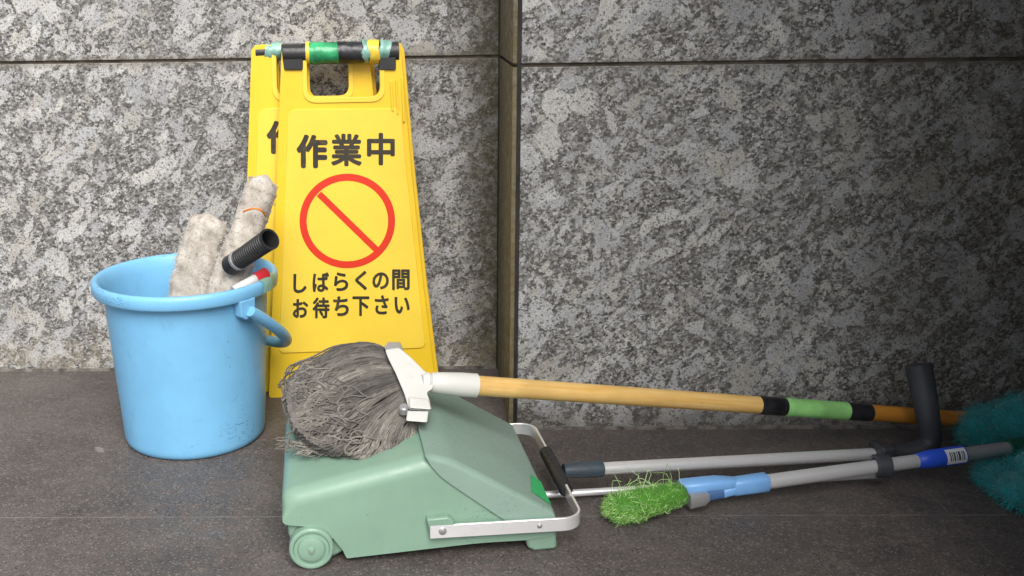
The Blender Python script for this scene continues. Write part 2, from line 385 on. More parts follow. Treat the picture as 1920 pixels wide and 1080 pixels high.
def rounded(poly, rads, n=6):
    out = []; N = len(poly)
    for i in range(N):
        p = Vector(poly[i]); a = Vector(poly[i-1])-p; b = Vector(poly[(i+1) % N])-p
        r_ = rads[i] if hasattr(rads, '__len__') else rads
        if r_ <= 0: out.append(tuple(p)); continue
        la, lb = a.length, b.length; a.normalize(); b.normalize()
        d = min(r_, la*.45, lb*.45)
        p0, p1 = p+a*d, p+b*d
        for k_ in range(n+1):
            t = k_/n; q = p0*(1-t)**2+p*2*t*(1-t)+p1*t*t; out.append(tuple(q))
    return out
def circ(cx, cy, r_, n=64): return [(cx+r_*math.cos(2*math.pi*i/n), cy+r_*math.sin(2*math.pi*i/n)) for i in range(n)]
def bez(P, n):
    out = []
    for i in range(n+1):
        t = i/n; Q = [Vector(p) for p in P]
        while len(Q) > 1: Q = [Q[j]*(1-t)+Q[j+1]*t for j in range(len(Q)-1)]
        out.append(Q[0])
    return out
def frame(O, ex, ey, ez):
    m = Matrix((ex, ey, ez)).transposed().to_4x4(); m.translation = O; return m
def smooth_path(P, k=6):   # Catmull-Rom
    P = [Vector(p) for p in P]; P = [P[0]*2-P[1]]+P+[P[-1]*2-P[-2]]; out = []
    for i in range(1, len(P)-2):
        for j in range(k):
            t = j/k; a, b, c, d = P[i-1:i+3]
            out.append(.5*((2*b)+(c-a)*t+(2*a-5*b+4*c-d)*t*t+(3*b-a-3*c+d)*t**3))
    return out+[P[-2]]

# ================================================================ SETTING
D1, D2, ZJ = 1.8999, 1.5994, .6095
mb = MB(); mb.add([(-40,-60,0),(40,-60,0),(40,40,0),(-40,40,0)], [(0,1,2,3)])
tag(mb.build('floor', 'floor'), kind='structure')
def slab(x0, x1, z0, z1, yf, th, mt, parent, name='stone_slab'):
    b = MB(); b.box((0, 0, 0), (x1-x0, th, z1-z0)); o = b.build(name, mt, parent); o.location = (x0, yf, z0)
    return bevelled(o, .0012, 2)
GAP = .0058
lw = thing('granite_wall', 'pale speckled granite wall set back behind the bucket and yellow signs', 'wall')
xl = -2.2
slab(xl, .1275, .004, ZJ-GAP/2, D1, .03, 'granite_left', lw)
slab(xl, .1275, ZJ+GAP/2, 1.22, D1, .03, 'granite_left', lw)
slab(xl, .1275, 1.2275, 3.2, D1, .03, 'granite_left', lw)
b = MB(); b.box((xl, D1+.005, 0), (.1275, D1+.2, 3.2)); b.build('mortar_joint', 'joint', lw)
b = MB(); b.box((.1277, D1-.004, 0), (.1335, D1+.06, 3.2)); b.build('corner_seal', 'seal', lw)
rw = thing('granite_pier', 'grey speckled granite wall standing forward on the right behind the wooden handle', 'wall')
XR = 1.16
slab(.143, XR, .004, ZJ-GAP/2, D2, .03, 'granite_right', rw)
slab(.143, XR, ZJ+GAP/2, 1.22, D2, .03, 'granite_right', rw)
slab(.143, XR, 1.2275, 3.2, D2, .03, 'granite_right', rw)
b = MB(); b.box((.1365, D2+.005, 0), (XR, D2+.4, 3.2)); b.build('mortar_joint', 'joint', rw)
b = MB(); b.box((.1368, D2+.002, .001), (.1428, D2+.005, 3.2)); b.build('edge_seal', 'seal', rw)
for z0, z1 in ((.004, ZJ-GAP/2), (ZJ+GAP/2, 1.22), (1.2275, 3.2)):
    b = MB(); b.box((0, 0, 0), (.0072, D1-D2-.005, z1-z0)); o = b.build('cheek_slab', 'granite_cheek', rw); o.location = (.1293, D2, z0); bevelled(o, .001, 2)
# thin mortar line at the foot of each wall
b = MB(); b.box((xl, D1-.0025, 0), (.127, D1+.01, .0055)); b.build('base_grout', 'grout', lw)
b = MB(); b.box((.137, D2-.003, 0), (XR, D2+.01, .0055)); b.build('base_grout', 'grout', rw)
# unseen light blockers added to darken the right side: wall, overhead slab, pillar
rr_ = thing('light_block_wall', 'unseen dark stone wall added on the right beside the teal duster to block light', 'wall')
b = MB(); b.box((XR, -.35, 0), (XR+.35, D2+.4, 3.2)); b.build('block_wall_face', 'granite_right', rr_)
so_ = thing('light_block_slab', 'unseen plain dark slab added overhead on the right to block light', 'ceiling')  # added out of view, cuts light from above
b = MB(); b.box((.50, -.3, 1.75), (XR, D1+.2, 2.0)); b.build('block_slab_board', 'joint', so_)
fp = thing('light_block_pillar', 'unseen stone pillar added to the right of the camera to shade the wall', 'pillar')  # added out of view, throws the right side into shade
b = MB(); b.box((.65, -.1, 0), (XR, .86, 1.75)); b.build('block_pillar_shaft', 'granite', fp)

# ================================================================ WARNING SIGNS
A = R(6.2); LEAN = R(4.2)
O = on_z(505, 746); es = Vector((math.cos(A), math.sin(A), 0)); nb = Vector((-math.sin(A), math.cos(A), 0))
et = (Vector((0, 0, 1))*math.cos(LEAN)+nb*math.sin(LEAN)); en = es.cross(et)      # en faces the camera
SF = frame(O, es, et, en); SI = SF.inverted()
def S(x, y, lift=0.):
    q = SI @ on_plane(x, y, O+en*lift, en); return (q.x, q.y)
def sign_parts(root):
    TOP = 88
    out = [S(529, 95), S(536, 86), S(744, 83), S(751, 96), S(760, 200), S(769, 300), S(790, 505), S(812, 690)]
    br = S(819, 742); out += [(br[0], .0), S(505, 746)]
    out[-1] = (out[-1][0], 0.)
    outline = rounded(out, [0,0,0,0,.02,.02,.02,.02,.006,.006])
    hole = rounded([S(574, 100), S(712, 98), S(714, 182), S(576, 184)], [.002,.002,.02,.02], 8)
    TH = .0035
    # front panel
    me = curve_mesh([outline, hole], TH, .0012); f = link('front_panel', me, 'yellow', root, 40); f.location.z = -TH-.0012
    # narrow raised lip round the panel and round the hand hole
    inner = rounded([S(541, 206), S(750, 204), S(759, 300), S(797, 651), S(524, 661)], [.018,.014,.02,.012,.010], 8)
    me = curve_mesh([inner], .0009, .0006); p = link('sign_face', me, 'yellow_face', root, 40); p.location.z = .0009
    z0 = .0009+.0009+.0006
    lip = rounded([S(567, 101), S(719, 99), S(722, 190), S(568, 193)], [.002,.002,.026,.026], 8)
    me = curve_mesh([lip, hole], .0008, .0005); q = link('hole_rim', me, 'yellow_face', root, 40); q.location.z = .0008
    # rear leaf, hinged at the top and folded shut
    ro = [(x+.0075+max(0, .45-y)*.004, y*(1) + (.002 if y > .3 else 0)) for x, y in out]
    ro = [(x, y) for x, y in ro]; rh = [(x+.004, y) for x, y in hole]
    me = curve_mesh([rounded(ro, [0,0,0,0,.02,.02,.02,.02,.006,.006]), rh], .003, .001); b = link('rear_panel', me, 'yellow', root, 40); b.location.z = -.024
    # side flanges give the leaves their depth
    e = MB()
    for (x0, y0), (x1, y1), z_a, z_b in ((S(752, 120), S(811, 690), -.012, -.005), (S(528, 130), S(507, 730), -.020, -.005), (S(754, 120), S(813, 690), -.022, -.016)):
        dx = -.0014 if x0 > .1 else .0014
        e.add([(x0+dx,y0,z_a),(x0+2*dx,y0,z_a),(x1+2*dx,y1,z_a),(x1+dx,y1,z_a),(x0+dx,y0,z_b),(x0+2*dx,y0,z_b),(x1+2*dx,y1,z_b),(x1+dx,y1,z_b)],
              [(0,3,2,1),(4,5,6,7),(0,1,5,4),(1,2,6,5),(2,3,7,6),(3,0,4,7)])
    e.build('side_flange', 'yellow', root)
    # moulded latch ribs on the upper right
    for xa, xb, ya, yb in ((731, 735, 152, 208), (741, 744, 150, 214), (752, 756, 145, 228)):
        e = MB(); P = [S(xa, ya), S(xb, ya), S(xb+3, yb), S(xa+3, yb)]
        e.add([(x, y, .0003) for x, y in P]+[(x, y, .0045) for x, y in P], [(0,1,2,3)[::-1],(4,5,6,7),(0,1,5,4),(1,2,6,5),(2,3,7,6),(3,0,4,7)])
        bevelled(e.build('latch_rib', 'yellow', root), .0006, 2)
    # print
    rows = [(.042, [('作',556,614,252,315),('業',620,679,250,312),('中',688,740,249,309.5)]),
            (.020, [('し',550,575,513,549),('ば',586,617,510,547),('ら',626,653,510,545),('く',665.5,688,507,543.5),('の',698,729,510,542),('間',735,768,504.5,543.5)]),
            (.020, [('お',549,578,560,595.5),('待',586,618,557,596.5),('ち',624.6,654,555,592),('下',660.7,692.5,555,592),('さ',702.6,728.6,553,589),('い',739.5,768,556,587.5)])]
    tx = []
    for off, row in rows:
        e = MB()
        for ch, xa, xb, ya, yb in row:
            V, Fs = glyph(ch, .0)
            x0 = min(v[0] for v in V); x1 = max(v[0] for v in V); y0 = min(v[1] for v in V); y1 = max(v[1] for v in V)
            i_ = off*.06*960; bl = S(xa+i_, yb-i_); brr = S(xb-i_, yb-i_); tl = S(xa+i_, ya+i_); trr = S(xb-i_, ya+i_)
            vs = []
            for v in V:
                a_ = (v[0]-x0)/(x1-x0); c_ = (v[1]-y0)/(y1-y0)
                X = (bl[0]*(1-a_)+brr[0]*a_)*(1-c_)+(tl[0]*(1-a_)+trr[0]*a_)*c_
                Y = (bl[1]*(1-a_)+brr[1]*a_)*(1-c_)+(tl[1]*(1-a_)+trr[1]*a_)*c_
                vs.append((X, Y, z0+.0004))
            if ch == '業': off = .030
            bold = off*.06
            for q_ in range(9):
                dx = math.cos(q_*math.pi/4)*bold if q_ < 8 else 0; dy = math.sin(q_*math.pi/4)*bold if q_ < 8 else 0
                e.add([(x_+dx, y_+dy, z_+q_*.00002) for x_, y_, z_ in vs], Fs)
        tx.append(e.build('lettering', 'ink', root))
    c = S(651.5, 414.5); rx = (S(741, 414)[0]-S(562, 415)[0])/2; ry = (S(651, 326)[1]-S(651, 503)[1])/2
    wd = .0128
    oc = [(c[0]+rx*math.cos(t), c[1]+ry*math.sin(t)) for t in [2*math.pi*i/96 for i in range(96)]]
    ic = [(c[0]+(rx-wd)*math.cos(t), c[1]+(ry-wd)*math.sin(t)) for t in [2*math.pi*i/96 for i in range(96)]]
    me = curve_mesh([oc, ic], .0001); s1 = link('prohibition_ring', me, 'red', root); s1.location.z = z0+.0004
    pa, pb = Vector(S(598, 363)), Vector(S(707, 469)); d = (pb-pa).normalized(); pd = Vector((-d.y, d.x))*.0058
    e = MB(); e.add([(*(pa+pd), z0+.0006), (*(pa-pd), z0+.0006), (*(pb-pd), z0+.0006), (*(pb+pd), z0+.0006)], [(0,1,2,3)])
    e.build('prohibition_bar', 'red', root)
    # black hinge caps and the carrying bar along the top
    for (xa, ya, xb, yb) in ((528, 84, 567, 130), (712, 96, 741, 130)):
        P = rounded([S(xa, ya), S(xb, ya), S(xb, yb), S(xa+(6 if xa < 600 else 0), yb)], .002, 3)
        me = curve_mesh([P], .0155, .001); o = link('hinge_cap', me, 'black', root, 40); o.location.z = -.0125
    return tx
sg = thing('warning_sign', 'yellow folding warning sign in front, with large black characters and a red prohibition circle', 'sign', SF, 'yellow warning signs taped together against the wall')
tx = sign_parts(sg)
# second sign: a copy of the thing and of each of its parts
sg2 = sg.copy(); COL.objects.link(sg2)
sg2['label'] = 'yellow folding warning sign mostly hidden behind the other sign, its left edge showing'
back = frame(O+nb*.034-es*.0545+Vector((0, 0, .0)), es, et, en); sg2.matrix_world = back
for ch in list(sg.children):
    if ch.name.startswith('lettering') and ch is not tx[0]: continue
    if ch.name.startswith(('latch_rib', 'hinge_cap')): continue
    c = ch.copy(); COL.objects.link(c); c.parent = sg2
    if ch is tx[0]: c.location.y += .022; c.location.x += .001
    if ch.name.startswith('prohib'): c.location.x += .012
def bar_piece(root, nm, xa, ya, xb, yb, r_, mt, lift=-.011, bulge=0.):
    e = MB(); a = S(xa, ya); b = S(xb, yb); n = 10; P = []; rr = []
    for i in range(n+1):
        t = i/n; P.append((a[0]*(1-t)+b[0]*t, a[1]*(1-t)+b[1]*t+(random.uniform(-.0006, .0006) if bulge else 0), lift)); rr.append(r_*(1+bulge*random.uniform(-1, 1)))
    e.tube(P, rr, 20)
    if bulge: e.v = [tuple(Vector(v)+(Vector((0, v[1]-P[0][1], v[2]-lift)).normalized() if len(e.v) else 0)*(noise.noise(Vector(v)*140+Vector((xa, 0, 0)))*.0022)) for v in e.v]
    return e.build(nm, mt, root, 50)
bar_piece(sg, 'carry_bar', 530, 101, 748, 97, .0180, 'black')
bar_piece(sg, 'tape_band', 573, 99, 580, 99, .0200, 'yellow_face')
bar_piece(sg, 'tape_band', 579, 99, 634, 99, .0196, 'tape_green', bulge=.05)
bar_piece(sg, 'tape_band', 634, 98, 679, 98, .0188, 'tape_black', bulge=.04)
bar_piece(sg, 'tape_band', 679, 95, 693, 96, .0198, 'tape_pale', bulge=.02)
bar_piece(sg, 'tape_band', 692, 96, 710, 97, .0206, 'yellow_face', bulge=.015)
bar_piece(sg, 'tape_band', 710, 95, 731, 96, .0198, 'tape_pale', bulge=.02)
sv = SI.copy(); SI = back.inverted()
def S(x, y, lift=0.):
    q = SI @ on_plane(x, y, back.translation+en*lift, en); return (q.x, q.y)
bar_piece(sg2, 'carry_bar', 479, 99, 533, 96, .0125, 'black')
bar_piece(sg2, 'tape_band', 497, 97, 527, 95, .0155, 'tape_pale', bulge=.06)
e = MB(); P = [S(505, 104), S(522, 104), S(518, 118), S(508, 120)]

# ================================================================ BUCKET
BX, BY, BH, BR = -.404, 1.5953, .2812, .15
bk = thing('bucket', 'light blue round plastic bucket holding two fleece washers', 'bucket', Matrix.Translation((BX, BY, 0)))
e = MB()
prof = [(.004, .006), (.100, .006), (.106, .0), (.1115, .001), (.1150, .004), (.1170, .010), (.1175, .016)]
for i in range(1, 13):
    t = i/12; prof.append((.1175+(.1325-.1175)*t, .016+(.262-.016)*t))
prof += [(.1340, .2625), (.1455, .2600), (.1482, .2605), (.1500, .2640), (.1503, .2740), (.1490, .2795), (.1462, .2818), (.1425, .2818), (.1395, .2795), (.1360, .2740), (.1325, .262)]
for i in range(1, 9):
    t = i/8; prof.append((.1315+(.1145-.1315)*t, .258+(.010-.258)*t))
prof.append((.004, .010))
e.lathe(prof, 96, closed=True); e.build('bucket_body', 'blue', bk, 50)
# ears and bail
ea = R(-38); ed = Vector((math.cos(ea), math.sin(ea), 0))
for s_ in (1, -1):
    e = MB(); q = ed*s_; pd = Vector((-q.y, q.x, 0))
    c0 = q*.134+Vector((0, 0, .236))
    vs = []
    for (a, z) in ((-.016, .026), (.016, .026), (.014, .0), (.006, -.006), (-.006, -.006), (-.014, .0)): vs.append(c0+pd*a+Vector((0, 0, z)))
    n = len(vs); vs += [v+q*.016 for v in vs]
    e.add(vs, [tuple(range(n)), tuple(range(n, 2*n))[::-1]]+[(i, n+i, n+(i+1) % n, (i+1) % n) for i in range(n)])
    bevelled(e.build('handle_ear', 'blue', bk), .002, 2)
out_ = Vector((math.sin(-ea), math.cos(ea), 0)); hd = (out_*.80+Vector((0, 0, -.60))).normalized()
P = []; rr = []
for i in range(49):
    ph = math.pi*i/48; P.append(Vector((0, 0, .244))+ed*(.155*math.cos(ph))+hd*(.198*math.sin(ph)**.9 if 0 < ph < math.pi else 0)); rr.append(.0095 if 0 < i < 48 else .0085)
e = MB(); e.tube(P, rr, 16); e.build('bail_handle', 'blue', bk, 60)
# green tape patch on the rim
e = MB(); t0, t1 = R(-24), R(-3)
rows = [(.1512, .262), (.1518, .274), (.1500, .2812), (.1462, .2832), (.1420, .2832)]
vs = []
for i in range(7):
    t = t0+(t1-t0)*i/6
    for r_, z in rows: vs.append((r_*math.cos(t), r_*math.sin(t), z))
e.add(vs, [(i*5+j, i*5+j+1, (i+1)*5+j+1, (i+1)*5+j) for i in range(6) for j in range(4)]); e.build('rim_tape', 'tape_pale', bk, 60)

# fleece washers in the bucket
def fleece(name, root, path, widths, thick, nrm, n_f, seed, fl=.006):
    rnd = random.Random(seed); P = smooth_path(path, 7); m_ = len(P); e = MB(); n = 28; rings = []
    for i in range(m_):
        t = i/(m_-1); k_ = t*(len(widths)-1); a = int(min(k_, len(widths)-2)); f = k_-a
        wv = widths[a]*(1-f)+widths[a+1]*f; th = thick
        endf = min(1, math.sqrt(max(0., 1-((t-.93)/.07)**2)) if t > .93 else 1); endf = max(endf, .05)
        T = (P[min(i+1, m_-1)]-P[max(i-1, 0)]).normalized(); Sd = T.cross(nrm).normalized(); U = Sd.cross(T)
        rings.append((P[i], T, Sd, U, wv*endf, th*endf))
    vs = []; tints = []
    for i, (c, T, Sd, U, wv, th) in enumerate(rings):
        for j in range(n):
            a = 2*math.pi*j/n; ca, sa = math.cos(a), math.sin(a)
            q = c+Sd*(wv*math.copysign(abs(ca)**.75, ca))+U*(th*math.copysign(abs(sa)**.75, sa))
            nn = (Sd*ca+U*sa).normalized(); dd = noise.noise(q*55+Vector((seed, 0, 0)))*.0035+noise.noise(q*170)*.0018
            vs.append(q+nn*dd); tints.append(.45+.5*noise.noise(q*80))
    b0 = len(e.v); e.add(vs, [(i*n+j, i*n+(j+1) % n, (i+1)*n+(j+1) % n, (i+1)*n+j) for i in range(m_-1) for j in range(n)]+[tuple(range(n))[::-1], tuple(range((m_-1)*n, m_*n))])
    e.t[b0:] = [min(1, max(0, x)) for x in tints]
    for _ in range(n_f):
        i = rnd.randrange(2, m_*n-n); q = vs[i]; ring = rings[i//n]; nn = (Vector(q)-ring[0]).normalized()
        if i//n > m_-4: nn = (nn+ring[1]*.8).normalized()
        jit = Vector((rnd.gauss(0, 1), rnd.gauss(0, 1), rnd.gauss(0, 1)))
        q = Vector(q)+Vector((rnd.gauss(0,1), rnd.gauss(0,1), rnd.gauss(0,1)))*.0018
        e.blade(q-nn*.001, nn+jit*.5, fl*rnd.uniform(.5, 1.2), .0005, jit*.5, rnd.uniform(.3, 1))
    return e.build(name, 'fleece', root, 180), rings
vn = -fw
def pt(x, y, Y): return on_y(x, y, Y)
ww = thing('fleece_washer', 'short grubby white fleece washer roll leaning in the blue bucket', 'cleaning tool', None, 'fleece window washers in the bucket')
fleece('fleece_sleeve', ww, [pt(328, 660, 1.60), pt(346, 600, 1.605), pt(360, 535, 1.61), pt(377, 465, 1.625), pt(394, 402, 1.635)], [.031, .033, .034, .034, .031], .022, vn, 5600, 3, .0042)
w2 = thing('window_washer', 'long white fleece washer with orange stitching and black ribbed grip, tallest in the bucket', 'cleaning tool', None, 'fleece window washers in the bucket')
fleece('fleece_sleeve', w2, [pt(395, 660, 1.57), pt(415, 590, 1.58), pt(436, 510, 1.60), pt(464, 430, 1.625), pt(500, 328, 1.65)], [.030, .032, .030, .0255, .0265], .020, vn, 6200, 9, .0042)
# stitched seam
P = [pt(456, 397, 1.600), pt(466, 393, 1.594), pt(478, 391, 1.5915), pt(489, 394, 1.594), pt(495, 400, 1.600), pt(498, 407, 1.606)]
e = MB(); e.tube(smooth_path(P, 5), .0016, 6); e.build('orange_stitching', 'orange', w2, 60)
# T handle socket, ring and ribbed hollow grip
a0 = pt(432, 498, 1.575); a1 = pt(506, 448, 1.51); ax = (a1-a0).normalized()
base = a0; e = MB(); e.tube([base-ax*.004, base+ax*.0, base+ax*.022], [.012, .0165, .0165], 20); e.build('socket', 'black', w2, 40)
e = MB(); e.tube([base+ax*.021, base+ax*.0215, base+ax*.0265, base+ax*.027], [.015, .0170, .0170, .015], 24); e.build('grey_ring', 'alu_dull', w2, 40)
e = MB(); L = (a1-a0).length; pf = [(0, .026), (.0142, .026)]; t = .027
while t < L-.004:
    pf += [((q[1])*(1+.12*(t/L)), t+q[0]) for q in ((0, .0142), (.0018, .0152), (.0036, .0152), (.0046, .0142))]; t += .0056
pf += [(.0170, L-.002), (.0176, L-.001), (.0174, L), (.0140, L), (.0134, L-.002), (.0128, L-.05), (0, L-.05)]
e.lathe(pf, 32); gq = ax.to_track_quat('Z', 'Y').to_matrix().to_4x4(); gq.translation = base
o = e.build('ribbed_grip', 'black', w2, 35); o.matrix_local = gq
b_ = thing('spray_bottle_cap', 'small red and white plastic item low inside the bucket near its taped rim', 'container')
q0 = pt(466, 530, 1.545); q1 = pt(508, 507, 1.575); d_ = (q1-q0).normalized()
e = MB(); e.tube([q0-d_*.03, q0, q0+d_*.014], [.008, .008, .008], 16); e.build('white_neck', 'white', b_, 40)
e = MB(); e.tube([q0+d_*.014, q0+d_*.0145, q0+d_*.036, q0+d_*.038], [.008, .0098, .0098, .007], 16); e.build('red_cap', 'redcloth', b_, 40)

# ================================================================ DUSTPAN
PO = on_z(585, 1062); pe = (on_z(1020, 1035)-PO); pe.z = 0; pe.normalize(); pb_ = Vector((-pe.y, pe.x, 0)); pz = Vector((0, 0, 1))
PF = frame(PO, pe, pb_, pz); PI = PF.inverted()
def N(x, y, b=0.):
    q = PI @ on_plane(x, y, PO+pb_*b, pb_); return (q.x, q.z)
PW = .288
pan = thing('dustpan', 'sage green covered dustpan with metal loop, long aluminium pole and black pistol grip, lying down', 'dustpan', PF)
body = [N(528, 976), N(529, 945), N(534, 925), N(700, 888), N(800, 862), N(850, 868), N(1036, 966), N(1042, 1004), N(985, 1013), N(900, 1018), N(650, 1047), N(643, 1032), N(625, 1010), N(603, 996), N(575, 988), N(534, 984)]
body = [N(528, 976), N(529, 945), N(534, 925), N(700, 888), N(800, 862), N(850, 868), N(1036, 966), N(1042, 1004), N(985, 1013), N(900, 1018), N(650, 1047), N(643, 1032), N(625, 1010), N(603, 996), N(575, 988), N(534, 984)]
def roundprof(pts, wts, rads):
    P, W = [], []
    for i in range(len(pts)):
        q = rounded(pts, [rads[j] if j == i else 0 for j in range(len(pts))], 5)
        k_ = 6 if rads[i] > 0 else 1; P += q[i:i+k_]; W += [wts[i]]*k_
    return P, W
body = [N(528, 976), N(527, 930), N(700, 886), N(806, 858), N(850, 866), N(1036, 966), N(1042, 1004), N(985, 1013), N(900, 1018), N(650, 1047), N(643, 1032), N(625, 1010), N(603, 996), N(575, 988), N(534, 984)]
W, RD = ([0, 1, 1, 1, 1, .7, 0, 0, 0, 0, 0, 0, 0, 0, 0], [.004, .016, 0, .02, 0, .01, .006, 0, .02, .002, 0, 0, 0, 0, .004])
e = MB(); e.shell(body, W, RD, 0, PW, .021); e.build('pan_body', 'green', pan, 38)
well = [N(538, 960), N(660, 960), N(648, 1040), N(626, 1052), N(560, 1052), N(540, 1010)]
e = MB(); e.prism(well, .010, PW-.010); bevelled(e.build('wheel_housing', 'green', pan, 40), .004, 3, 24)
lid = [N(797, 853), N(812, 853), N(850, 862), N(1040, 960), N(1043, 972), N(956, 980), N(900, 943), N(848, 908), N(826, 892), N(808, 872)]
W, RD = ([0, .8, .9, .45, 0, 0, 0, 0, 0, 0], [0, .004, .012, .004, 0, .004, 0, .008, .006, .004])
e = MB(); e.shell(lid, W, RD, -.0035, PW+.0035, .0105); e.build('lid', 'green_lid', pan, 38)
ft = [N(984, 1000), N(1044, 996), N(1046, 1029), N(1040, 1032), N(1003, 1036), N(990, 1030)]
e = MB(); e.prism(ft, .002, .05); bevelled(e.build('foot', 'green', pan, 40), .004, 3, 24)
e = MB(); e.prism(ft, PW-.05, PW-.002); bevelled(e.build('foot', 'green', pan, 40), .004, 3, 24)
wc = N(584, 1024); wr = wc[1]-.0005
for b0, s_ in ((-.008, 1), (PW+.008, -1)):
    e = MB(); e.lathe([(0, -.006), (.003, -.0065), (.0045, -.003), (.012, -.0035), (.0165, -.002), (.018, .0015), (.022, .002), (.024, -.001), (wr-.002, -.001), (wr, .001), (wr, .018), (wr-.002, .020), (0, .020)], 48)
    o = e.build('wheel', 'green', pan, 35); o.matrix_local = Matrix.Translation((wc[0], b0, wc[1])) @ Matrix.Rotation(R(-90*s_), 4, 'X')
    e = MB(); e.lathe([(0, -.0078), (.0016, -.0074), (.002, -.006), (.002, -.003)], 12); h = e.build('axle_pin', 'steel', o, 40)
# bracket above the pivot
br_ = [N(798, 966), N(838, 962), N(848, 968), N(853, 978), N(853, 984), N(803, 988)]
e = MB(); e.prism(br_, -.012, .004); bevelled(e.build('pivot_bracket', 'green', pan, 40), .002, 2, 24)
# bent flat bar
n0 = N(806, 997, -.010); n1 = N(1095, 980, -.010); zc = n1[1]; ae = n1[0]-.001
def arm(b, a0, c0, a1, c1): return [Vector((a0, b, c0)), Vector((a0*.5+a1*.5, b, c0*.5+c1*.5)), Vector((a1, b, c1))]
bw0, bw1 = -.0105, PW+.0105; rc = .026
afar = N(1043, 790, bw1)[0]
P = [Vector((n0[0], bw0, n0[1])), Vector((ae-rc, bw0, zc))]
P += [Vector((ae-rc+rc*math.sin(t), bw0+rc-rc*math.cos(t), zc)) for t in [math.pi/2*i/8 for i in range(1, 9)]]
P += [Vector((ae, bw0+rc+(bw1-bw0-2*rc)*i/8, zc)) for i in range(1, 9)]
P += [Vector((ae-rc+rc*math.cos(t), bw1-rc+rc*math.sin(t), zc)) for t in [math.pi/2*i/8 for i in range(1, 9)]]
P += [Vector((n0[0], bw1, n0[1]))]
e = MB(); e.ribbon(P, .0185, .0032); bevelled(e.build('loop_bar', 'alu', pan, 30), .0007, 2, 40)
for (x, y, r_) in ((830, 996, .0052), (1012, 986, .0034)):
    q = N(x, y, bw0-.002); e = MB(); e.lathe([(0, -.0022), (r_*.6, -.002), (r_, -.0008), (r_, .001)], 20)
    o = e.build('rivet', 'steel', pan, 50); o.matrix_local = Matrix.Translation((q[0], bw0-.0016, q[1])) @ Matrix.Rotation(R(-90), 4, 'X')
# sleeve on the loop, connector, pole, rod, grip and clip
cm = PW*.5
e = MB(); e.tube([(ae, cm-.066, zc), (ae, cm-.062, zc), (ae, cm+.062, zc), (ae, cm+.066, zc)], [.007, .0098, .0098, .007], 18); e.build('loop_sleeve', 'black', pan, 40)
def L(v): return PI @ Vector(v)
c_w = PF @ Vector((ae, cm, zc)); c_w = on_plane(1083, 882, c_w, pb_)
pa = on_y(1086, 881, c_w.y+.004); pz_ = on_y(1640, 851, 1.455)
dirp = (pz_-pa).normalized()
e = MB(); e.tube([L(pa-dirp*.024), L(pa-dirp*.002), L(pa+dirp*.034), L(pa+dirp*.036)], [.010, .0118, .0122, .0105], 20)
o = e.build('pole_socket', 'slate', pan, 40)
pz0 = pa+dirp*.033
e = MB(); e.tube([L(pz0), L(pz_+dirp*.02)], .0092, 24); e.build('pole', 'alu', pan, 60)
ra = on_z(1000, 929, .012); rb = on_z(1655, 890, .012)
e = MB(); e.tube([L(ra), L(rb)], .0052, 14); e.build('lift_rod', 'alu', pan, 60)
gb = pz_.copy(); g1 = on_y(1722, 845, 1.462); g2 = on_y(1744, 826, 1.467); g3 = on_y(1738, 770, 1.475); g4 = on_y(1722, 684, 1.497)
e = MB(); P = smooth_path([L(gb-dirp*.001), L(gb+dirp*.035), L(g1), L(g2), L(g3), L(g4)], 6); m_ = len(P)
rr = [.0150+.0010*min(1, max(0, (i/m_-.1)/.2))+.0045*max(0, (i/m_-.62)/.38) for i in range(m_)]
P += [P[-1]+(P[-1]-P[-2]).normalized()*.0015]; rr += [rr[-1]-.003]
e.tube(P, rr, 22); e.build('pistol_grip', 'grip', pan, 50)
b0 = on_z(1290, 924, .026); b1 = on_z(1800, 853, .044); bd = (b1-b0).normalized()     # axis of the broom pole it clips
def on_axis(px):
    lo, hi = -.2, 1.2
    for _ in range(40):
        md = (lo+hi)/2; q = b0+bd*md-EYE; x = CX+F*q.dot(rt)/q.dot(fw)
        if x < px: lo = md
        else: hi = md
    return b0+bd*lo
cc = on_axis(1649); gp = on_y(1647, 851, 1.455); P = []
tt0 = math.atan2(gp.z-cc.z, gp.y-cc.y)
for i in range(12):
    t = R(30)+R(215)*i/11; P.append(Vector((cc.x, cc.y+.0142*math.cos(t), cc.z+.0142*math.sin(t))))
P = [Vector((cc.x+.003, p_.y, p_.z)) for p_ in P]
e = MB(); e.ribbon([L(p_) for p_ in P], .0215, .0062, (PI.to_3x3() @ Vector((1, 0, 0)))); bevelled(e.build('pole_clip', 'grip', pan, 50), .0015, 2, 50)
hb = dirp.cross(Vector((0, 0, 1))).normalized(); cb = on_y(1650, 850, 1.455)
fr_ = PI @ frame(cb, dirp, -hb, (-hb).cross(dirp)*-1)
e = MB(); e.box((-.0115, -.0215, -.0215), (.0115, .0165, .0175)); o = bevelled(e.build('clip_block', 'grip', pan, 40), .005, 4); o.matrix_local = fr_
# green sticker on the lid top: follows the lid plane
A0 = Vector((lid[2][0], 0, lid[2][1])); A1 = Vector((lid[3][0], 0, lid[3][1])); ln = (A1-A0).cross(Vector((0, 1, 0))).normalized()
if ln.z < 0: ln = -ln
Pw = PF @ (A0+ln*.0008); nw = (PF.to_3x3() @ ln)
P = [PI @ on_plane(x, y, Pw, nw) for x, y in ((995, 889), (1014, 903), (1034, 947), (996, 921))]
e = MB(); e.add(P, [(0, 1, 2, 3)]); e.build('green_sticker', 'sticker', pan)

